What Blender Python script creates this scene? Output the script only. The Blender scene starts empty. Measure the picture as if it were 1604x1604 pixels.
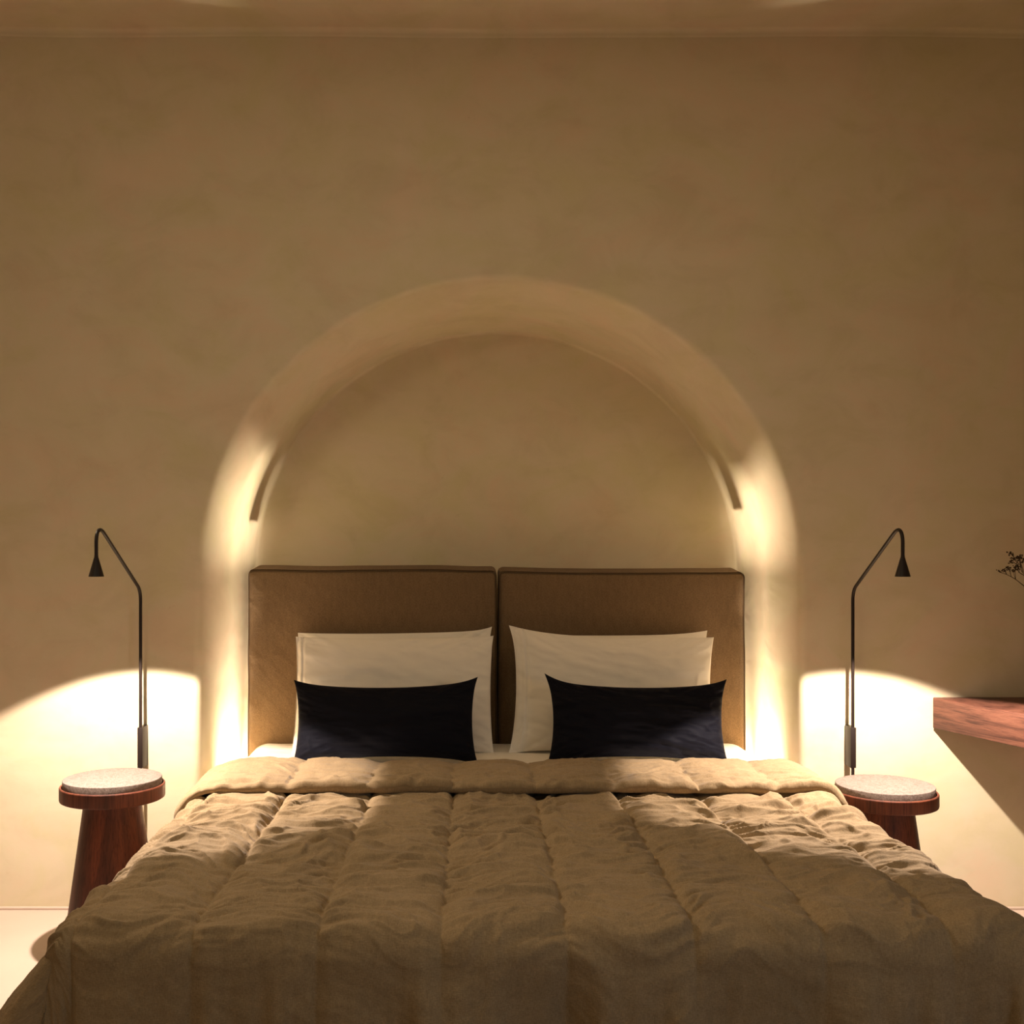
import bpy, bmesh, math, random
import numpy as np
from mathutils import Vector, Matrix
PI = math.pi
S = bpy.context.scene
COL = S.collection

# ------------------------------------------------------------------ camera
cam_d = bpy.data.cameras.new('camera')
cam = bpy.data.objects.new('camera', cam_d); COL.objects.link(cam)
cam.location = (0, 0, 1.2); cam.rotation_euler = (PI/2, 0, 0)
cam_d.sensor_width = 36; cam_d.lens = 36*1750/1604
cam_d.shift_x = (802-745)/1604; cam_d.shift_y = (845-802)/1604
cam_d.clip_start = 0.05
S.camera = cam

# ------------------------------------------------------------------ world
W = bpy.data.worlds.new('world'); S.world = W; W.use_nodes = True
bg = W.node_tree.nodes['Background']
bg.inputs[0].default_value = (1.0, 0.80, 0.50, 1); bg.inputs[1].default_value = 0.125

# ------------------------------------------------------------------ exposure
S.view_settings.view_transform = 'Standard'
S.view_settings.look = 'None'
S.view_settings.exposure = 0.18
S.view_settings.gamma = 1.0
S.view_settings.use_curve_mapping = False

WALL_Y, NICHE_Y, NX, NR, SPRING, CEIL = 3.63, 4.31, 0.08, 0.937, 1.071, 2.86
LAMP_COL = (1.0, 0.84, 0.71)
SPOT_W = 90.0
UP_W = 7.6
def area(name, loc, rot, sx, sy, w, col, spread=180):
    l = bpy.data.lights.new(name, 'AREA'); l.shape = 'RECTANGLE'; l.size = sx; l.size_y = sy
    l.energy = w; l.color = col; l.spread = math.radians(spread)
    o = bpy.data.objects.new(name, l); COL.objects.link(o); o.location = loc; o.rotation_euler = rot
    return o
# light strips hidden beside the headboard, shining up the two jambs of the niche
for sx, xf, xb in ((-1, -0.828, -0.841), (1, 0.988, 1.001)):
    area('niche_light', (xf, 3.905, 0.14), (PI, sx*math.radians(6.6), 0), 0.012, 0.27, UP_W*.72, (1, .84, .64), 24)
    area('niche_light', (xb, 4.18, 0.14), (PI, sx*math.radians(6.0), 0), 0.012, 0.20, UP_W*.45, (1, .84, .64), 22)
# soft warm fill added under the ceiling to lift the room's ambient light
l = area('ceiling_fill', (0.1, 2.0, 2.80), (0, 0, 0), 2.0, 1.0, 8.5, (1, .84, .55))
# unseen soft source at upper left, added to throw the arch's shadow crescent
l = area('upper_left_fill', (-1.3, 0.6, 2.25), (0, 0, 0), 0.35, 0.35, 5.0, (1, .84, .55))
l.rotation_euler = (Vector((0.3, 4.0, 1.5))-l.location).to_track_quat('-Z', 'Y').to_euler()
# raking fill from the head-left, added to bring out the quilt's ridges
sp = bpy.data.lights.new('bed_rake_fill', 'SPOT'); sp.energy = 70; sp.color = (1, .83, .60)
sp.spot_size = math.radians(62); sp.spot_blend = 1.0; sp.shadow_soft_size = .06
l = bpy.data.objects.new('bed_rake_fill', sp); COL.objects.link(l); l.location = (-1.9, 3.3, 2.25)
l.rotation_euler = (Vector((0.15, 2.35, 0.5))-l.location).to_track_quat('-Z', 'Y').to_euler()
l = area('cool_side_fill', (2.3, -0.2, 1.3), (0, 0, 0), 0.6, 0.9, 1.7, (.66, .84, 1.0), 75)  # cool fill at the right, added to graze the folds at the bed foot
l.rotation_euler = (Vector((0.2, 2.0, 0.35))-l.location).to_track_quat('-Z', 'Y').to_euler()

# ------------------------------------------------------------------ helpers
def tag(o, label=None, cat=None, group=None, kind=None):
    if label: o['label'] = label
    if cat: o['category'] = cat
    if group: o['group'] = group
    if kind: o['kind'] = kind
    return o
def empty(name, loc=(0,0,0), rz=0):
    o = bpy.data.objects.new(name, None); COL.objects.link(o); o.location = loc
    o.rotation_euler = (0, 0, rz); o.empty_display_size = .1
    return o
def link(name, me, mat, parent=None, smooth=True):
    if smooth:
        me.polygons.foreach_set('use_smooth', [True]*len(me.polygons))
    me.materials.append(mat)
    o = bpy.data.objects.new(name, me); COL.objects.link(o)
    if parent: o.parent = parent
    return o
def from_bm(name, bm, mat, parent=None, smooth=True, sharp=None):
    bmesh.ops.recalc_face_normals(bm, faces=bm.faces)
    me = bpy.data.meshes.new(name); bm.to_mesh(me); bm.free()
    o = link(name, me, mat, parent, smooth)
    if sharp:
        for p in me.edges: pass
        me.set_sharp_from_angle(angle=math.radians(sharp))
    return o
def grid_mesh(name, P, closed_u=False, closed_v=False, uv=None, flip=False):
    """P: (n, m, 3) array of points"""
    n, m = P.shape[:2]
    nu = n if closed_u else n-1; nv = m if closed_v else m-1
    i, j = np.meshgrid(np.arange(nu), np.arange(nv), indexing='ij')
    i2 = (i+1) % n; j2 = (j+1) % m
    F = np.stack([i*m+j, i2*m+j, i2*m+j2, i*m+j2], -1).reshape(-1, 4)
    if flip: F = F[:, ::-1]
    me = bpy.data.meshes.new(name)
    me.vertices.add(n*m); me.vertices.foreach_set('co', P.reshape(-1).astype(np.float32))
    me.loops.add(F.size); me.loops.foreach_set('vertex_index', F.reshape(-1).astype(np.int32))
    me.polygons.add(len(F)); me.polygons.foreach_set('loop_start', (np.arange(len(F))*4).astype(np.int32))
    me.update(calc_edges=True)
    if uv is not None:
        lay = me.uv_layers.new(name='UVMap')
        lay.data.foreach_set('uv', uv.reshape(-1, 2)[F.reshape(-1)].reshape(-1).astype(np.float32))
    return me
def box_bm(bm, x0, x1, y0, y1, z0, z1):
    vs = [bm.verts.new(p) for p in [(x0,y0,z0),(x1,y0,z0),(x1,y1,z0),(x0,y1,z0),(x0,y0,z1),(x1,y0,z1),(x1,y1,z1),(x0,y1,z1)]]
    for f in [(0,3,2,1),(4,5,6,7),(0,1,5,4),(1,2,6,5),(2,3,7,6),(3,0,4,7)]:
        bm.faces.new([vs[k] for k in f])
    return vs
def rbox(name, x0, x1, y0, y1, z0, z1, mat, parent=None, bev=.004, seg=3):
    bm = bmesh.new(); box_bm(bm, x0, x1, y0, y1, z0, z1)
    if bev: bmesh.ops.bevel(bm, geom=bm.edges[:], offset=bev, segments=seg, affect='EDGES', profile=.5)
    return from_bm(name, bm, mat, parent, True, 35)
def tube(name, pts, r, mat, parent=None, seg=16, radii=None, cap=True):
    pts = [Vector(p) for p in pts]; n = len(pts)
    T = [(pts[min(i+1, n-1)]-pts[max(i-1, 0)]).normalized() for i in range(n)]
    up = Vector((0,0,1)) if abs(T[0].z) < .9 else Vector((1,0,0))
    N = (up - T[0]*up.dot(T[0])).normalized()
    bm = bmesh.new(); rings = []
    for i in range(n):
        N = (N - T[i]*N.dot(T[i])).normalized(); B = T[i].cross(N)
        rr = radii[i] if radii else r
        rings.append([bm.verts.new(pts[i] + (N*math.cos(a)+B*math.sin(a))*rr) for a in [2*PI*k/seg for k in range(seg)]])
    for a, b in zip(rings, rings[1:]):
        for k in range(seg): bm.faces.new((a[k], a[(k+1)%seg], b[(k+1)%seg], b[k]))
    if cap:
        bm.faces.new(rings[0][::-1]); bm.faces.new(rings[-1])
    if not name: return bm
    return from_bm(name, bm, mat, parent, True, 50)
def lathe(name, prof, mat, parent=None, seg=96, loc=(0,0,0), sharp=30):
    bm = bmesh.new(); rings = []
    for r, z in prof:
        if r < 1e-5: rings.append([bm.verts.new((0,0,z))])
        else: rings.append([bm.verts.new((r*math.cos(2*PI*k/seg), r*math.sin(2*PI*k/seg), z)) for k in range(seg)])
    for a, b in zip(rings, rings[1:]):
        for k in range(seg):
            q = [a[k%len(a)], a[(k+1)%len(a)], b[(k+1)%len(b)], b[k%len(b)]]
            q2 = []
            for v in q:
                if v not in q2: q2.append(v)
            if len(q2) > 2: bm.faces.new(q2)
    o = from_bm(name, bm, mat, parent, True, sharp)
    o.location = loc
    return o
# numpy gradient-free value noise
def vnoise(x, y, seed=0):
    rs = np.random.RandomState(seed); T = rs.rand(256, 256)
    xi = np.floor(x).astype(int); yi = np.floor(y).astype(int)
    fx = x-xi; fy = y-yi; fx = fx*fx*fx*(fx*(fx*6-15)+10); fy = fy*fy*fy*(fy*(fy*6-15)+10)
    g = lambda a, b: T[a % 256, b % 256]
    return (g(xi,yi)*(1-fx)*(1-fy)+g(xi+1,yi)*fx*(1-fy)+g(xi,yi+1)*(1-fx)*fy+g(xi+1,yi+1)*fx*fy)*2-1
def fbm(x, y, seed=0, octv=4, gain=.5):
    s = 0; a = 1; t = 0
    for k in range(octv):
        s = s + a*vnoise(x*2**k+k*17.3, y*2**k+k*9.1, seed+k); t += a; a *= gain
    return s/t
def ss(a, b, x):
    t = np.clip((x-a)/(b-a), 0, 1); return t*t*(3-2*t)
def normals(P):
    du = np.gradient(P, axis=0); dv = np.gradient(P, axis=1)
    n = np.cross(du, dv); return n/np.maximum(np.linalg.norm(n, axis=-1, keepdims=True), 1e-9)

# ------------------------------------------------------------------ materials
class M:
    def __init__(s, name, rough=.8, base=(.5,.5,.5), spec=.3, metal=0, sheen=0, sheen_col=(1,1,1)):
        s.m = bpy.data.materials.new(name); s.m.use_nodes = True; s.nt = s.m.node_tree
        s.b = s.nt.nodes['Principled BSDF']
        s.b.inputs['Base Color'].default_value = (*base, 1); s.b.inputs['Roughness'].default_value = rough
        s.b.inputs['Specular IOR Level'].default_value = spec; s.b.inputs['Metallic'].default_value = metal
        if sheen:
            s.b.inputs['Sheen Weight'].default_value = sheen; s.b.inputs['Sheen Roughness'].default_value = .4
            s.b.inputs['Sheen Tint'].default_value = (*sheen_col, 1)
        s.tc = s.n('ShaderNodeTexCoord')
    def n(s, t, **kw):
        x = s.nt.nodes.new(t)
        for k, v in kw.items():
            if k in x.inputs.keys(): x.inputs[k].default_value = v
            else: setattr(x, k, v)
        return x
    def l(s, a, b): s.nt.links.new(a, b)
    def noise(s, scale=(1,1,1), sc=5, detail=4, rough=.55, src='Object', dist=0, off=(0,0,0)):
        mp = s.n('ShaderNodeMapping'); mp.inputs['Scale'].default_value = scale; mp.inputs['Location'].default_value = off
        s.l(s.tc.outputs[src], mp.inputs['Vector'])
        t = s.n('ShaderNodeTexNoise', Scale=sc, Detail=detail, Roughness=rough, Distortion=dist)
        s.l(mp.outputs[0], t.inputs['Vector']); return t.outputs['Fac']
    def ramp(s, fac, stops):
        r = s.n('ShaderNodeValToRGB'); e = r.color_ramp.elements
        while len(e) < len(stops): e.new(.5)
        for k, (p, c) in enumerate(stops):
            e[k].position = p; e[k].color = (*c, 1)
        s.l(fac, r.inputs[0]); return r.outputs[0]
    def mix(s, fac, a, b, mode='MIX'):
        x = s.n('ShaderNodeMix', data_type='RGBA', blend_type=mode)
        for sock, v in ((x.inputs[0], fac), (x.inputs[6], a), (x.inputs[7], b)):
            if isinstance(v, (int, float)): sock.default_value = v
            elif isinstance(v, tuple): sock.default_value = (*v, 1)
            else: s.l(v, sock)
        return x.outputs[2]
    def color(s, c): s.l(c, s.b.inputs['Base Color'])
    def add(s, a, b, fa=1, fb=1):
        x = s.n('ShaderNodeMath', operation='MULTIPLY'); s.l(a, x.inputs[0]); x.inputs[1].default_value = fa
        y = s.n('ShaderNodeMath', operation='MULTIPLY_ADD'); s.l(b, y.inputs[0]); y.inputs[1].default_value = fb; s.l(x.outputs[0], y.inputs[2])
        return y.outputs[0]
    def bump(s, h, dist=.002, strength=1):
        b = s.n('ShaderNodeBump', Strength=strength, Distance=dist); s.l(h, b.inputs['Height'])
        s.l(b.outputs[0], s.b.inputs['Normal'])

def plaster(name, c1, c2, c3):
    m = M(name, rough=.75, spec=.25)
    a = m.noise(sc=1.3, detail=7, rough=.62, dist=.9)
    b = m.noise(scale=(1,1,1.5), sc=4.5, detail=6, rough=.6, dist=.6, off=(3,7,1))
    c = m.noise(sc=11, detail=6, rough=.7, off=(9,1,4), dist=1.4)
    col = m.ramp(a, [(.32, c1), (.52, c2), (.70, c3)])
    v = m.ramp(b, [(.34, (.94,.93,.91)), (.5, (1,1,1)), (.7, (1.03,1.03,1.04))])
    col = m.mix(1.0, col, v, 'MULTIPLY')
    w = m.ramp(c, [(.22, (.80,.74,.66)), (.33, (1,1,1))])
    col = m.mix(.5, col, w, 'MULTIPLY')
    hue = m.noise(scale=(1,1,1.3), sc=3.1, detail=5, rough=.65, off=(1,5,8), dist=.8)
    col = m.mix(1.0, col, m.ramp(hue, [(.36, (1.03,.965,.97)), (.5, (1,1,1)), (.64, (.965,.985,.90))]), 'MULTIPLY')
    m.color(col)
    m.bump(m.add(b, m.noise(sc=60, detail=3), 1, .08), .0018, .35)
    return m.m
PLASTER = plaster('warm_plaster', (.63,.535,.36), (.655,.555,.39), (.68,.57,.415))
CEILM = plaster('ceiling_plaster', (.60,.505,.345), (.65,.55,.39), (.67,.565,.42))
def floor_mat():
    m = M('microcement_floor', rough=.6, spec=.3)
    a = m.noise(sc=2, detail=6); b = m.noise(scale=(1,1.6,1), sc=22, detail=5, rough=.7, dist=2)
    col = m.ramp(a, [(.3, (.53,.405,.32)), (.7, (.58,.455,.365))])
    col = m.mix(1.0, col, m.ramp(b, [(.24, (.75,.6,.45)), (.33, (1,1,1))]), 'MULTIPLY')
    m.color(col); m.bump(b, .001, .3); return m.m
FLOOR = floor_mat()

def linen(name, c1, c2, sheen=.25, weave=1500, bumpd=.0006, src='UV', tex=26, slub=.5):
    m = M(name, rough=.92, spec=.12, sheen=sheen, sheen_col=(.85,.9,1))
    a = m.noise(scale=(1,3,1), sc=weave/10, detail=2, src=src)
    b = m.noise(scale=(3,1,1), sc=weave/10, detail=2, src=src, off=(5,3,0))
    sl = m.noise(scale=(3,.8,1), sc=tex, detail=3, src=src, off=(1,9,0))
    blot = m.noise(sc=3, detail=4, src=src, off=(2,2,0))
    col = m.ramp(m.add(a, b, .5, .5), [(.35, c1), (.65, c2)])
    col = m.mix(slub, col, m.ramp(sl, [(.35, (.88,.88,.88)), (.65, (1.12,1.12,1.12))]), 'MULTIPLY')
    col = m.mix(.6, col, m.ramp(blot, [(.3, (.88,.87,.85)), (.7, (1.1,1.1,1.12))]), 'MULTIPLY')
    m.color(col)
    fine = m.noise(sc=90, detail=4, src=src, rough=.6)
    m.bump(m.add(m.add(a, b, 1, 1), fine, 1, 1.6), bumpd, .8)
    return m.m
QUILT = linen('brown_linen', (.250,.172,.094), (.340,.245,.142), sheen=.10)
QUILT_FOLD = QUILT
HEADM = linen('headboard_linen', (.145,.092,.050), (.215,.142,.080), sheen=.05, src='UV')
m = M('white_cotton', rough=.85, base=(.86,.79,.70), spec=.2, sheen=.1)
m.bump(m.noise(sc=45, detail=3), .0012, .5); COTTON = m.m
m = M('navy_velvet', rough=.7, base=(.0045,.0045,.009), spec=.1, sheen=.05, sheen_col=(.5,.5,.8))
m.bump(m.noise(sc=220, detail=2), .0006, .6); NAVY = m.m
m = M('dark_bronze', rough=.42, base=(.020,.0125,.010), spec=.3, metal=.1)
m.bump(m.noise(sc=400, detail=1), .0001, .2); BRONZE = m.m
def wood(name, stops, axis_scale, sc=9, rough=.5):
    m = M(name, rough=rough, spec=.35)
    g = m.noise(scale=axis_scale, sc=sc, detail=7, rough=.65, dist=.5)
    f = m.noise(scale=tuple(5*k if k >= 1 else k*2 for k in axis_scale), sc=sc*3, detail=3, rough=.7, off=(3,1,2))
    big = m.noise(scale=tuple(min(k, 1.0)*1.0 for k in axis_scale), sc=6, detail=2, off=(7,7,7))
    col = m.ramp(m.add(g, big, .75, .25), stops)
    col = m.mix(.75, col, m.ramp(f, [(.35, (.45,.38,.36)), (.5, (1,1,1)), (.75, (1.25,1.2,1.15))]), 'MULTIPLY')
    m.color(col); m.bump(f, .0006, .5); return m.m
TABLEWOOD = wood('stained_oak', [(.30,(.035,.012,.008)), (.45,(.085,.024,.013)), (.56,(.15,.040,.019)), (.70,(.20,.060,.027))], (1,1,.09), 13)
DESKWOOD = wood('desk_oak', [(.34,(.022,.008,.006)), (.43,(.070,.025,.016)), (.52,(.125,.047,.029)), (.70,(.17,.068,.041))], (.30,.22,4.0), 15)
def stone():
    m = M('speckled_stone', rough=.7, spec=.3)
    a = m.noise(sc=120, detail=6, rough=.75); b = m.noise(sc=330, detail=3, off=(4,4,4))
    col = m.ramp(a, [(.30,(.09,.064,.05)), (.48,(.19,.142,.12)), (.7,(.27,.21,.185))])
    col = m.mix(.6, col, m.ramp(b, [(.4,(.6,.55,.5)), (.62,(1.2,1.2,1.2))]), 'MULTIPLY')
    m.color(col); m.bump(b, .0008, .6); return m.m
STONE = stone()
m = M('bulb_glow'); m.b.inputs['Emission Color'].default_value = (1,.85,.6,1); m.b.inputs['Emission Strength'].default_value = 12; BULB = m.m
m = M('dried_plant', rough=.9, base=(.045,.026,.016)); m.color(m.ramp(m.noise(sc=90), [(.3,(.03,.018,.012)), (.7,(.075,.045,.024))])); DRIED = m.m
m = M('glazed_ceramic', rough=.5, base=(.10,.075,.055)); m.bump(m.noise(sc=40), .001, .4); CERAM = m.m
m = M('headboard_piping', rough=.9, base=(.10,.062,.032)); m.bump(m.noise(sc=300), .0004, .5); PIPE = m.m
m = M('mattress_ticking', rough=.9, base=(.6,.55,.48)); m.bump(m.noise(sc=200), .0004, .5); TICK = m.m

# ------------------------------------------------------------------ room shell
def build_back_wall():
    L = 2.6
    path = []; outer = []; cent = []
    for z in np.linspace(0, SPRING, 26)[:-1]:
        path.append((-1, 0, z)); outer.append((-L, z)); cent.append(z)
    angs = list(np.linspace(PI, 0, 129))
    corners = [math.atan2(CEIL-SPRING, L-NX), math.atan2(CEIL-SPRING, -L-NX)]
    angs = sorted(set([round(float(a), 6) for a in angs+corners]), reverse=True)
    for a in angs:
        c, s_ = math.cos(a), math.sin(a)
        t = min(((L-NX)/c if c > 1e-6 else 1e9), ((-L-NX)/c if c < -1e-6 else 1e9), ((CEIL-SPRING)/s_ if s_ > 1e-6 else 1e9))
        path.append((c, s_, None)); outer.append((NX+c*t, SPRING+s_*t)); cent.append(SPRING)
    for z in np.linspace(SPRING, 0, 26)[1:]:
        path.append((1, 0, z)); outer.append((L, z)); cent.append(z)
    n = len(path)
    def pt(i, r):
        c, s_, z = path[i]
        if z is None: return NX+c*(r-.008), SPRING+s_*(r-.008)
        return NX+c*(r+.004-.012*z/SPRING), z
    rows = []
    EDGE = [(.066,0),(.058,.0012),(.051,.005),(.0455,.011),(.0415,.019),(.0385,.029),(.035,.043),(.030,.062),(.024,.085),(.0175,.11),(.0115,.135),(.006,.162),(.002,.188),(0,.21)]
    F = EDGE[0][0]; FD = EDGE[-1][1]
    for i in range(n):
        col = []
        ox, oz = outer[i]
        sx, sz = pt(i, NR+F)
        for k in np.linspace(0, 1, 16)[:-1]:
            col.append((ox+(sx-ox)*k, WALL_Y, oz+(sz-oz)*k))
        # rounded nose: quarter circle from the wall face into the jamb
        for o_, d_ in EDGE:
            x, z = pt(i, NR+o_); col.append((x, WALL_Y+d_, z))
        for k in np.linspace(0, 1, 14)[1:-1]:
            x, z = pt(i, NR); col.append((x, WALL_Y+FD+(NICHE_Y-.03-WALL_Y-FD)*k, z))
        R = .012
        for th in np.linspace(0, PI/2, 5):
            x, z = pt(i, NR-R*(1-math.cos(th))); col.append((x, NICHE_Y-R+R*math.sin(th), z))
        x0, z0 = pt(i, NR-R)
        for k in np.linspace(0, 1, 16)[1:]:
            col.append((x0+(NX-x0)*k, NICHE_Y, z0+(cent[i]-z0)*k))
        rows.append(col)
    P = np.array(rows)
    # hand-trowelled unevenness
    nz = fbm(P[...,0]*2.2+5, P[...,2]*2.2+P[...,1]*1.7, 11, 3)
    nz2 = fbm(P[...,0]*9+5, P[...,2]*9+P[...,1]*5, 21, 2)
    w = ss(0, .25, CEIL-P[...,2])*ss(0, .15, 2.6-np.abs(P[...,0]))
    P[...,1] += (nz*.008+nz2*.0012)*w
    jam = ((P[...,1] > WALL_Y+.03) & (P[...,1] < NICHE_Y-.02))
    d = np.where(jam, fbm(P[...,2]*1.5, P[...,1]*3, 31, 2)*.0007, 0)
    P[...,0] += d*np.sign(P[...,0]-NX)
    me = grid_mesh('wall_back', P)
    o = link('wall_back', me, PLASTER); tag(o, kind='structure')
build_back_wall()
def plane(name, pts, mat, div=None):
    bm = bmesh.new(); bm.faces.new([bm.verts.new(p) for p in pts])
    me = bpy.data.meshes.new(name); bm.to_mesh(me); bm.free()
    o = link(name, me, mat, None, False); tag(o, kind='structure'); return o
plane('wall_left', [(-2.6,-2,0),(-2.6,3.66,0),(-2.6,3.66,CEIL),(-2.6,-2,CEIL)], PLASTER)
plane('wall_right', [(2.6,3.66,0),(2.6,-2,0),(2.6,-2,CEIL),(2.6,3.66,CEIL)], PLASTER)
plane('floor', [(-2.6,-2,0),(2.6,-2,0),(2.6,4.4,0),(-2.6,4.4,0)], FLOOR)
# ceiling with a soft cove where it meets the back wall
xs = np.linspace(-2.6, 2.6, 80)
prof = [(-2.0, CEIL), (1.5, CEIL), (3.2, CEIL)] + [(WALL_Y-.004-.018+.018*math.sin(t), CEIL-.018+.018*math.cos(t)) for t in np.linspace(0, PI/2, 10)] + [(WALL_Y-.001, CEIL-.024)]
P = np.zeros((len(xs), len(prof), 3))
for i, x in enumerate(xs):
    for j, (y, z) in enumerate(prof):
        wv = .010*float(vnoise(np.array(x*1.6+40), np.array(3.3), 5)) if j > 2 else 0
        P[i, j] = (x, y, z+wv)
o = link('ceiling', grid_mesh('ceiling', P), CEILM); tag(o, kind='structure')
# low skirting strip at the foot of the wall
for nm, xa, xb in (('baseboard_left', -2.6, -0.96), ('baseboard_right', 1.12, 2.6)):
    o = rbox(nm, xa, xb, WALL_Y-.012, WALL_Y+.02, 0, .008, FLOOR, bev=.002); tag(o, kind='structure')

# ------------------------------------------------------------------ draped cloth surface
BXC, HS, RR = 0.1115, 0.8565, 0.062          # centre, half width of the flat top, edge rounding
FOOT_T = 2.09                              # where the top starts to round over the foot
ZT = 0.489
def drape(s, t, zt=ZT, flare=.04):
    """s across from the centre, t = y along the bed (decreasing towards the foot)"""
    a = np.maximum(np.abs(s)-HS, 0); b = np.maximum(FOOT_T-t, 0)
    sg = np.sign(s)
    h = np.maximum(a, b)
    ang = np.arctan2(b, np.maximum(a, 1e-9)); ang = np.where(h <= 0, 0, ang)
    q = np.minimum(h/RR, PI/2)
    hang = np.maximum(h-RR*PI/2, 0)
    o = RR*np.sin(q)+(flare+.75*np.exp(-((t-FOOT_T)/.30)**2)*(s < 0)*ss(0, .45, (a-b)/np.maximum(h, 1e-6)))*hang
    # the free corner of the cloth swings outwards
    corner = np.minimum(a, b)/np.maximum(h, 1e-6)
    o = o + .28*corner**2*hang
    z = zt-RR*(1-np.cos(q))-hang*.995
    x = BXC+np.clip(s, -HS, HS)+np.where(a > 0, sg, 0)*np.cos(ang)*o*(a > 0)
    y = np.maximum(t, FOOT_T)-np.sin(ang)*o
    x = x - .048*ss(2.2, 3.45, t)*np.clip(s/HS, 0, 1) + .022*np.clip(-s/HS, 0, 1)
    return np.stack([x, y, z], -1)
SEAMS = np.array([-1.42,-1.19,-.99,-.765,-.533,-.299,-.065,.169,.403,.637,.871,1.10,1.33,1.55])-BXC
def seam_curve(s, t):
    return s + .006*vnoise(t*2.2, t*0+1.5, 77)
def height(s, t):
    s = seam_curve(s, t)
    d = np.min(np.abs(s[...,None]-SEAMS), axis=-1)
    idx = np.argmin(np.abs(s[...,None]-SEAMS), axis=-1)
    puff = (.0135*(1-np.exp(-(d/.026)**1.15))-.003*np.exp(-(d/.005)**2))*(1-.6*ss(.02,.2,np.maximum(FOOT_T-t,0)))
    side = np.maximum(np.abs(s)-HS, 0); foot = np.maximum(FOOT_T-t, 0)
    flat = 1-ss(.0, .12, np.maximum(side, foot))
    cell = np.sign(s[...,None]-SEAMS).sum(-1)*3.7          # each channel wrinkles on its own
    wx = s*5+cell
    warp = .35*fbm(s*5, t*3, 3, 2)
    r1 = fbm(wx, t*30+warp*6, 40, 3, .5)
    r2 = fbm(wx*1.6, t*12+warp*3, 60, 2)
    n3 = vnoise(wx*.8+3, t*17+warp*8, 80)*.75+vnoise(wx*2.2, t*34+warp*9, 83)*.35
    rid = np.clip(1-np.abs(n3)*2.6, 0, 1)**1.3
    n4 = vnoise(wx*1.1+s*6+t*5, t*26-s*7+warp*8, 87)
    rid2 = np.clip(1-np.abs(n4)*2.8, 0, 1)**1.3
    near = .75+.6*np.exp(-(d/.06)**2)
    soft = .85+.35*ss(2.05, 2.7, t)*np.clip(fbm(s*3, t*3, 12, 2)*.6+1.0, .3, 1.5)
    wr = (r1*.012+r2*.013+(rid-.3)*.0075+(rid2-.25)*.0050)*near*np.clip(.25+flat, 0, 1)*(1-.85*np.exp(-(d/.014)))
    wr *= soft
    pucker = .0035*np.exp(-(d/.035)**2)*vnoise(t*48, cell, 90)*flat
    # vertical folds where the cloth hangs over foot and sides
    hangf = ss(.03, .30, foot); hangs = ss(.05, .35, side)
    fold = (fbm(s*6.5, t*1.1, 101, 2)*.048+fbm(s*15, t*1.3, 111, 2)*.026)*hangf + fbm(t*6, s*.6, 121, 2)*.014*hangs
    diag = fbm(s*4+t*3, t*4-s*2, 131, 2)*.009*(hangf*.8+.2)
    fine = fbm(s*38, t*46, 141, 2)*.0014
    return puff+wr+pucker+fold+diag+fine
def cloth(name, s, t, base, hfun, mat, parent):
    S_, T_ = np.meshgrid(s, t, indexing='ij')
    P = base(S_, T_); N = normals(P)
    P = P+N*hfun(S_, T_)[..., None]
    uv = np.stack([S_, T_], -1)
    me = grid_mesh(name, P, uv=uv)
    return link(name, me, mat, parent)
hangS = .062*PI/2+.36
quilt = empty('quilt', (BXC, 2.7, 0))
tag(quilt, 'brown channel-stitched linen quilt draped over the bed, its upper edge folded back', 'quilt')
s = np.linspace(-(HS+hangS), HS+hangS, 620); t = np.linspace(3.44, FOOT_T-hangS, 560)
c = cloth('cover', s, t, drape, lambda a, b: -height(a, b), QUILT, quilt)
# normals() on (s, -t) grid points downward, hence the minus sign; now make the faces look outwards
c.data.flip_normals()
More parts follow.
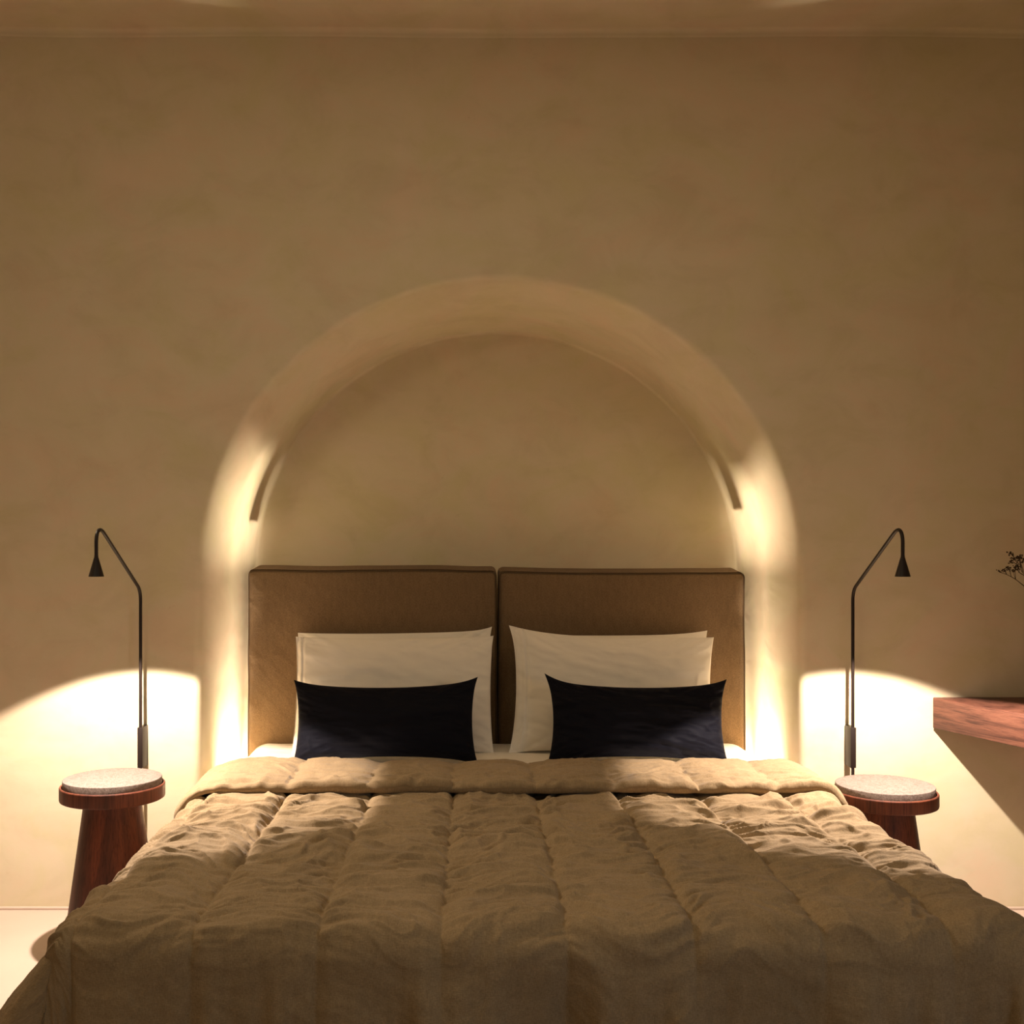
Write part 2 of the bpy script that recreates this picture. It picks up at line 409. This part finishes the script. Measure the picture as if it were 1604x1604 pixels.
# folded-back band: closed flat roll lying on the quilt
def band():
    s = np.linspace(-(HS+.22), HS+.20, 420)
    t0, t1, a, b = 3.44, 3.075, .012, .041
    tp = [(t, b) for t in np.linspace(t0, t1, 90)]
    rr = (b-a)/2
    tp += [(t1-rr*1.1*math.sin(k), (a+b)/2+rr*math.cos(k)) for k in np.linspace(0, PI, 16)[1:-1]]
    tp += [(t, a) for t in np.linspace(t1, t0, 20)]
    tp += [(t0+rr*math.sin(k), (a+b)/2-rr*math.cos(k)) for k in np.linspace(0, PI, 12)[1:-1]]
    tt = np.array([p[0] for p in tp]); off = np.array([p[1] for p in tp])
    # even t grid for the carrier surface and its normals
    S_, T_ = np.meshgrid(s, tt, indexing='ij')
    e = 1e-3
    P = drape(S_, T_); du = drape(S_+e, T_)-drape(S_-e, T_); dv = drape(S_, T_+e)-drape(S_, T_-e)
    N = np.cross(du, dv); N /= np.linalg.norm(N, axis=-1, keepdims=True)
    O = np.broadcast_to(off, S_.shape)
    k = (O-a)/(b-a)
    sc = seam_curve(S_, T_+.4)
    d = np.min(np.abs(sc[...,None]-SEAMS), axis=-1)
    puff = .010*(1-np.exp(-(d/.03)**1.3))
    cell = np.sign(sc[...,None]-SEAMS).sum(-1)*2.9
    edge = np.exp(-((T_-t1)/.09)**2)
    n3 = vnoise(S_*6+cell, T_*24+fbm(S_*5, T_*4, 233, 2)*4, 231)
    wr = fbm(S_*6+cell, T_*26, 240, 3)*.010*(.6+.7*edge)+np.clip(1-np.abs(n3)*2.8, 0, 1)*.0045+fbm(S_*26+cell, T_*9, 250, 2)*.007*edge+fbm(S_*3, T_*4, 260, 2)*.006+fbm(S_*40, T_*46, 266, 2)*.0016
    P = P+N*(O+(puff+wr-.006)*k)[..., None]
    # uneven front edge
    P[..., 1] += fbm(S_*6+9, T_*0, 270, 2)*.010*edge - .008*np.exp(-(d/.02)**2)*edge*-1
    # front corners hang a little lower and the back edge sinks to the sheet
    P[..., 2] -= .012*ss(3.36, 3.45, T_)*k
    uv = np.stack([S_, T_+.6*(k < .5)], -1)
    me = grid_mesh('folded_edge', P, closed_v=True, uv=uv)
    bm = bmesh.new(); bm.from_mesh(me); bmesh.ops.recalc_face_normals(bm, faces=bm.faces); bm.to_mesh(me); bm.free()
    return link('folded_edge', me, QUILT_FOLD, quilt)
band()
for ch in quilt.children:
    ch.location = (-BXC, -2.7, 0)

# ------------------------------------------------------------------ bed base, mattress, sheet
base = empty('platform_bed', (BXC, 3.0, 0)); tag(base, 'low upholstered platform bed frame beneath the brown linen quilt', 'bed frame')
rbox('box_frame', -.90, .82, -.90, 1.02, .10, .26, HEADM, base, .01)
for sx in (-.68, .68):
    for sy in (-.8, .85):
        rbox('leg', sx-.03, sx+.03, sy-.03, sy+.03, 0, .10, BRONZE, base, .004)
o = rbox('mattress', -.758, .940, 2.12, 4.025, .262, .447, TICK, None, .05, 6)
tag(o, 'thick mattress on the bed base, under the white sheet', 'mattress')
# fitted sheet: wrinkled shell just above the mattress
def sheet():
    nx, ny = 260, 200
    hx, R = .885, .07
    u = np.linspace(-(hx+.16), hx+.16, nx); v = np.linspace(4.03, 3.37, ny)
    BXC = .085
    U, V = np.meshgrid(u, v, indexing='ij')
    r = .06; a = np.maximum(np.abs(U)-(hx-r), 0); q = np.minimum(a/r, PI/2); h = np.maximum(a-r*PI/2, 0)
    X = BXC+np.sign(U)*(np.minimum(np.abs(U), hx-r)+r*np.sin(q)+.008*ss(0,1,q)); Z = .464-r*(1-np.cos(q))-h
    Z += .004*fbm(U*6, V*14, 301, 3)+.006*fbm(U*3+V*5, V*3, 303, 2)
    Z -= .008*(1-ss(3.3, 3.42, V))
    me = grid_mesh('bed_sheet', np.stack([X, V, Z], -1)); me.flip_normals()
    o = link('bed_sheet', me, COTTON)
    tag(o, 'white fitted sheet showing between the pillows and at the head of the bed', 'sheet')
sheet()

# ------------------------------------------------------------------ headboard cushions
def headboard(x0, x1, ztop, yf, label, seed, lift=.0):
    root = empty('headboard_cushion', ((x0+x1)/2, 4.1, 0)); tag(root, label, 'headboard', 'linen headboard cushions')
    w = (x1-x0)/2; th = .17; zb = .03; H = ztop-zb
    # front face + rounded sides as one grid wrapped over the edge
    nu, nv = 200, 240
    def coord(n, half, r):          # parameter runs round the edge back to the rear face
        Lf = half-r; tot = 2*Lf+PI*r+2*(th-r)
        p = np.linspace(0, tot, n); x = np.zeros(n); y = np.zeros(n)
        k1 = p < (th-r); x[k1] = -half; y[k1] = th-p[k1]
        k2 = (p >= th-r) & (p < th-r+PI*r/2); q = (p[k2]-(th-r))/r; x[k2] = -half+r*(1-np.cos(q)); y[k2] = r*(1-np.sin(q))
        k3 = (p >= th-r+PI*r/2) & (p <= tot-(th-r)-PI*r/2); x[k3] = -Lf+(p[k3]-(th-r+PI*r/2)); y[k3] = 0
        k4 = (p > tot-(th-r)-PI*r/2) & (p <= tot-(th-r)); q = (p[k4]-(tot-(th-r)-PI*r/2))/r; x[k4] = Lf+r*np.sin(q); y[k4] = r*(1-np.cos(q))
        k5 = p > tot-(th-r); x[k5] = half; y[k5] = p[k5]-(tot-(th-r))
        return x, y, p
    ux, uy, up = coord(nu, w, .018); vz, vy, vp = coord(nv, H/2, .018)
    U = np.broadcast_to(ux[:,None], (nu, nv)); V = np.broadcast_to(vz[None,:], (nu, nv))
    Y = np.maximum(uy[:,None], vy[None,:])
    rc = .022
    ca = np.maximum(np.abs(U)-(w-rc), 0); cb = np.maximum(np.abs(V)-(H/2-rc), 0)
    k = np.maximum(ca, cb)/np.maximum(np.hypot(ca, cb), 1e-9); k = np.where((ca > 0) & (cb > 0), k, 1)
    X = np.sign(U)*(np.minimum(np.abs(U), w-rc)+ca*k); Z = np.sign(V)*(np.minimum(np.abs(V), H/2-rc)+cb*k)
    fx = 1-(np.abs(U)/w)**4; fz = 1-(np.abs(V)/(H/2))**4
    front = np.clip(1-Y/.02, 0, 1)
    bulge = .022*np.sqrt(np.clip(fx*fz, 0, 1))
    crease = fbm(U*9+V*9, V*3-U*3, seed, 3)*.003+fbm(U*3, V*3, seed+5, 2)*.009+np.clip(1-np.abs(vnoise((U+V)*14, (U-V)*2.5+seed, seed+31))*7, 0, 1)*.0012
    Y = Y-(bulge+crease)*front
    # baggy cover: edges wander, widest low down
    Z = Z+zb+H/2
    low = ss(.0, .6, 1-(Z-zb)/H)
    X = X+np.sign(U)*(np.abs(U)/w)**3*(.002*fbm(Z*5, Z*0+seed, seed+9, 2)+.004*low)
    Z = Z+(V > 0)*(np.abs(V)/(H/2))**6*(.014*np.clip(Y/th, 0, 1)-.007*(1-(U/w)**2)*(seed % 2)+.003*vnoise(U*5, U*0+2, seed+3))
    P = np.stack([X, Y+yf-4.1, Z], -1)
    uv = np.stack([np.broadcast_to(up[:,None], (nu,nv)), np.broadcast_to(vp[None,:], (nu,nv))], -1)
    me = grid_mesh('cover', P, uv=uv); me.flip_normals()
    bm = bmesh.new(); bm.from_mesh(me)
    bmesh.ops.holes_fill(bm, edges=[e for e in bm.edges if e.is_boundary], sides=0)
    bmesh.ops.recalc_face_normals(bm, faces=bm.faces); bm.to_mesh(me); bm.free()
    link('cover', me, HEADM, root)
    # piping follows the front rim of the cover
    i0 = int(np.argmin(np.abs(up-(th-.018+.014)))); i1 = nu-1-i0
    j0 = int(np.argmin(np.abs(vp-(th-.018+.014)))); j1 = nv-1-j0
    loop = [P[i0, j] for j in range(j0, j1+1, 3)]+[P[i, j1] for i in range(i0, i1+1, 3)]+[P[i1, j] for j in range(j1, j0-1, -3)]
    tube('piping', [(p[0]*1.0005, p[1]-.001, p[2]+.0003) for p in loop], .0024, PIPE, root, 8)
headboard(-.829, .076, 1.089, 4.065, 'left brown linen headboard cushion, slightly taller one of the pair in the niche', 500)
headboard(.084, .982, 1.082, 4.075, 'right brown linen headboard cushion, slightly lower one of the pair in the niche', 531)

# ------------------------------------------------------------------ pillows
def pillow(name, w, h, T, mat, loc, lean, roll, label, cat, group, seed, ears=(1,1,1,1), pinch=.05, earlen=.02, sag=0, yaw=0, wr=1.0, flange=0, py=.006, ee=10, eu=10):
    n, m_ = 120, 90
    u = np.sin(np.linspace(-PI/2, PI/2, n)); v = np.sin(np.linspace(-PI/2, PI/2, m_))
    U, V = np.meshgrid(u, v, indexing='ij')
    px = pinch*h
    X = U*w/2-np.sign(U)*np.abs(U)**2*px*(1-V**2)
    Zz = V*h/2-np.sign(V)*np.abs(V)**2*py*(1-U**2)*(1+.9*sag*(V > 0))
    e = {( -1, 1): ears[0], (1, 1): ears[1], (-1, -1): ears[2], (1, -1): ears[3]}
    for (su, sv), k in e.items():
        g = (np.clip(su*U, 0, 1)**eu)*(np.clip(sv*V, 0, 1)**ee)*k*earlen
        X += su*g*.5; Zz += sv*g*1.0
    prof = np.clip((1-np.abs(U)**2.6), 0, 1)**.55*np.clip((1-np.abs(V)**2.4), 0, 1)**.55
    low = 1+.22*(-V)          # filling slumps down
    half = T/2*prof*low
    if flange: half = half-.006*np.exp(-((U-flange)/.010)**2)-.004*ss(.02, .06, (U-flange)*np.sign(flange))
    ang = np.arctan2(V, U); rad = np.sqrt(U**2+V**2)
    edge = np.clip(np.maximum(np.abs(U), np.abs(V)), 0, 1)**3
    w1 = fbm(V*7+seed, U*1.6, seed, 3)*.0065*np.abs(U)**2.2+fbm(U*8+seed, V*1.6, seed+7, 3)*.0055*np.abs(V)**2.2
    w2 = fbm(U*3+V*2, V*4, seed+3, 3)*.008+np.clip(1-np.abs(vnoise(U*3+seed, V*5+U*2, seed+21))*4, 0, 1)*.004*np.abs(U)**1.5
    diagn = fbm((np.abs(U)-np.abs(V))*9, (np.abs(U)+np.abs(V))*1.2, seed+13, 2)*.007*np.clip(rad-.8, 0, 1)**1*3
    wrk = (w1+w2+diagn)*wr*np.sqrt(prof)
    front = np.stack([X, -(half+wrk), Zz], -1); back = np.stack([X, half*.9, Zz], -1)
    me1 = grid_mesh(name, front)
    me2 = grid_mesh(name+'b', back, flip=True)
    bm = bmesh.new(); bm.from_mesh(me1); bm.from_mesh(me2); bmesh.ops.remove_doubles(bm, verts=bm.verts, dist=1e-5)
    bmesh.ops.recalc_face_normals(bm, faces=bm.faces)
    me = bpy.data.meshes.new(name); bm.to_mesh(me); bm.free(); bpy.data.meshes.remove(me1); bpy.data.meshes.remove(me2)
    o = link(name, me, mat)
    o.location = loc; o.rotation_euler = (Matrix.Rotation(yaw, 3, 'Z') @ Matrix.Rotation(-lean, 3, 'X') @ Matrix.Rotation(roll, 3, 'Y')).to_euler()
    tag(o, label, cat, group)
    return o
g = 'white bed pillows'
pillow('pillow', .693, .410, .075, COTTON, (-.291, 3.99, .666), .20, -.014, 'white pillow behind another, leaning on the left headboard cushion', 'pillow', g, 71, ears=(.1,1,.5,.5), earlen=.014, pinch=.02)
pillow('pillow', .693, .400, .10, COTTON, (-.286, 3.893, .661), .22, .0, 'white pillow at front left, directly behind the left navy cushion', 'pillow', g, 72, ears=(.1,.4,.5,.5), earlen=.012, pinch=.022, flange=-.93)
pillow('pillow', .688, .400, .075, COTTON, (.488, 3.992, .663), .20, -.004, 'white pillow behind another, leaning on the right headboard cushion', 'pillow', g, 73, ears=(.3,.8,.5,.5), earlen=.014, pinch=.02, eu=5)
pillow('pillow', .708, .405, .10, COTTON, (.479, 3.895, .664), .22, .026, 'white pillow at front right, directly behind the right navy cushion', 'pillow', g, 74, ears=(1,.1,.5,.5), earlen=.026, pinch=.04, flange=-.88, eu=3.2)
g = 'navy lumbar cushions'
pillow('lumbar_cushion', .603, .262, .13, NAVY, (-.300, 3.71, .594), .22, -.010, 'dark navy lumbar cushion before the left pair of white pillows', 'cushion', g, 81, ears=(1,1.3,.8,1.2), earlen=.012, pinch=.05, wr=1.4, py=.018, eu=8)
pillow('lumbar_cushion', .590, .262, .13, NAVY, (.537, 3.71, .594), .22, .012, 'dark navy lumbar cushion before the right pair of white pillows', 'cushion', g, 84, ears=(2.1,1.1,.6,.8), earlen=.013, pinch=.06, wr=1.9, py=.018, eu=8)

# ------------------------------------------------------------------ side tables
def side_table(x, y, label, rz, sz=1):
    root = empty('side_table', (x, y, 0), rz); root.scale = (1, 1, sz); tag(root, label, 'side table', 'round wooden bedside tables')
    col = [(0,0), (.139,0), (.1405,.002)]
    for k in np.linspace(0, 1, 12): col.append((.1405-(.1405-.082)*k**.96, .004+.425*k))
    col += [(.083,.436), (.088,.4425), (0,.4425)]
    lathe('column', col, TABLEWOOD, root)
    tray = [(0,.443), (.144,.443), (.1475,.445), (.1485,.449), (.1485,.482), (.147,.4845), (.1445,.4852), (.1425,.484), (.1418,.480), (.1418,.468), (0,.468)]
    lathe('tray', tray, TABLEWOOD, root)
    st = [(0,.4685), (.1385,.4685), (.1395,.470), (.1395,.5012), (.1385,.503), (.136,.5037), (0,.5037)]
    o = lathe('stone_top', st, STONE, root); o['label'] = 'speckled grey stone disc set into the tray'
side_table(-1.062, 3.27, 'dark red wooden side table with stone top, left of the bed', .4)
side_table(1.2014, 3.28, 'dark red wooden side table with stone top, right of the bed near the desk', 2.1, .957)

# ------------------------------------------------------------------ reading lamps
def reading_lamp(x, label):
    root = empty('reading_lamp', (x, WALL_Y-.04, 0)); tag(root, label, 'reading lamp', 'slim reading lamps beside the bed')
    y0 = -.012
    # rod: up the wall, bends forward over the table, hooks down into the shade
    pts = [(0, y0, .02), (0, y0, .5), (0, y0, .98)]
    B = Vector((0, y0, 1.037)); A = Vector((0, -.372, 1.222)); d = (A-B).normalized()
    P0 = B+Vector((0,0,-.035)); P2 = B+d*.035
    for k in np.linspace(0, 1, 9): pts.append(tuple(P0*(1-k)**2+B*2*k*(1-k)+P2*k**2))
    E0 = A-d*.018; C1 = A+d*.040+Vector((0,0,.002)); E1 = Vector((0, -.430, 1.19)); C2 = Vector((0, -.430, 1.222))
    for k in np.linspace(0, 1, 18):
        pts.append(tuple(E0*(1-k)**3+C1*3*k*(1-k)**2*.9+C1*0+C2*3*k*k*(1-k)+E1*k**3+(C1*.1*3*k*(1-k)**2)))
    pts.append((0, -.430, 1.152))
    tube('rod', pts, .0052, BRONZE, root, 16)
    rbox('bracket', -.0085, .0085, -.0185, .040, .469, .598, BRONZE, root, .001, 2)
    lathe('foot', [(0,0), (.03,0), (.03,.006), (.028,.008), (.0065,.009), (.0065,.03), (0,.03)], BRONZE, root, 48).location = (0, y0, 0)
    sh = [(.0056,.060), (.0056,.056), (.0215,0), (.0206,0), (.0100,.030), (.0015,.034)]
    o = lathe('lamp_shade', [(0,.0605)]+sh+[(0,.034)], BRONZE, root, 48); o.location = (0, -.430, 1.095)
    b = lathe('bulb', [(0,.0335), (.008,.0335), (.008,.031), (0,.030)], BULB, root, 32); b.location = (0, -.430, 1.095)
    l = bpy.data.lights.new('lamp_light', 'SPOT'); l.energy = SPOT_W; l.color = LAMP_COL
    l.spot_size = math.radians(112); l.spot_blend = .11; l.shadow_soft_size = .009
    lo = bpy.data.objects.new('lamp_light', l); COL.objects.link(lo); lo.parent = root; lo.location = (0, -.430, 1.102)
reading_lamp(-1.073, 'slim dark reading lamp with tiny cone shade, left of the bed')
reading_lamp(1.208, 'slim dark reading lamp with tiny cone shade, right of the bed')

# ------------------------------------------------------------------ desk
def desk():
    bm = bmesh.new()
    poly = [(1.483, WALL_Y-.004), (1.483+.000, WALL_Y-.006), (1.83, 2.62), (2.59, 2.62), (2.59, WALL_Y-.004)]
    poly = [poly[0], poly[2], poly[3], poly[4]]
    a = [bm.verts.new((x, y, .588)) for x, y in poly]; b = [bm.verts.new((x, y, .688)) for x, y in poly]
    bm.faces.new(a[::-1]); bm.faces.new(b)
    for k in range(4): bm.faces.new((a[k], a[(k+1)%4], b[(k+1)%4], b[k]))
    bmesh.ops.bevel(bm, geom=bm.edges[:], offset=.003, segments=3, affect='EDGES', profile=.5)
    o = from_bm('desk', bm, DESKWOOD, None, True, 35)
    tag(o, 'thick reddish oak desk slab fixed to the wall at the right edge', 'desk')
desk()

# ------------------------------------------------------------------ vase with dried flowers
def vase():
    o = lathe('vase', [(0,0), (.05,0), (.075,.03), (.085,.09), (.06,.16), (.028,.20), (.03,.225), (.026,.225), (.024,.20), (.05,.15), (0,.02)], CERAM, None, 64)
    o.location = (2.02, 3.25, .6885); tag(o, 'dark ceramic vase on the desk, holding the dried flower sprays', 'vase')
vase()
PY = 3.30
def px(x, y, d=PY):    # a point of the plant at depth d, metres
    return Vector(((x-745)*d/1750, d, 1.2-(y-845)*d/1750))
rnd = random.Random(4)
def spray(stem, rays, label):
    root = empty('dried_flower_spray', (2.02, 3.25, .72)); tag(root, label, 'dried flower', 'dried flower sprays')
    off = Vector(root.location)
    pts = [Vector((2.02, 3.25, .75)), Vector((2.005, 3.26, .92))]+[px(*p) for p in stem]
    # smooth
    sm = []
    for i in range(len(pts)-1):
        p0 = pts[max(i-1,0)]; p1 = pts[i]; p2 = pts[i+1]; p3 = pts[min(i+2, len(pts)-1)]
        for k in range(6):
            q = k/6; sm.append(.5*((2*p1)+(p2-p0)*q+(2*p0-5*p1+4*p2-p3)*q*q+(3*p1-p0-3*p2+p3)*q**3))
    sm.append(pts[-1])
    n = len(sm)
    bm = bmesh.new()
    def addtube(P, r0, r1):
        t = tube(None, [p-off for p in P], r0, None, None, 6, [r0+(r1-r0)*i/(len(P)-1) for i in range(len(P))])
        me = bpy.data.meshes.new('t'); t.to_mesh(me); t.free(); bm.from_mesh(me); bpy.data.meshes.remove(me)
    addtube(sm, .0018, .0009)
    heads = bmesh.new()
    for (a, b) in rays:
        p, q = px(*a), px(*b)+Vector((0, rnd.uniform(-.02,.02), 0))
        mid = (p+q)/2+Vector((rnd.uniform(-.002,.002), 0, .001))
        addtube([p, mid, q], .0008, .0006)
        for k in range(9):
            c = q-off+Vector((rnd.uniform(-.007,.007), rnd.uniform(-.008,.008), rnd.uniform(-.003,.004)))
            r = rnd.uniform(.0014,.0028)
            bmesh.ops.create_icosphere(heads, subdivisions=1, radius=r, matrix=Matrix.Translation(c) @ Matrix.Diagonal((1.2,1,rnd.uniform(.6,1.2),1)))
    from_bm('stem', bm, DRIED, root); from_bm('flower_head', heads, DRIED, root)
spray([(1640,948),(1604,918),(1590,907),(1577,900),(1568,897)],
      [((1591,908),(1585,894)),((1584,904),(1579,893)),((1577,900),(1574,892)),((1570,898),(1566,895)),((1584,904),(1582,889)),((1591,908),(1588,888)),((1577,900),(1571,894))],
      'dried flower spray with dark clustered heads, lowest and leftmost in the vase')
spray([(1650,925),(1602,900),(1595,894),(1594,884)],
      [((1595,894),(1590,891)),((1594,888),(1594,880)),((1594,884),(1586,876)),((1594,884),(1582,881)),((1594,886),(1590,879)),((1597,896),(1592,886))],
      'dried flower spray with greyish heads, middle one leaning over the desk')
spray([(1660,915),(1625,908),(1603,898),(1598,886)],
      [((1598,886),(1584,866)),((1598,886),(1590,869)),((1600,890),(1596,872)),((1602,896),(1602,875)),((1610,902),(1608,877)),((1598,886),(1593,871)),((1604,897),(1599,874))],
      'dried flower spray with the highest flat row of dark heads over the desk')
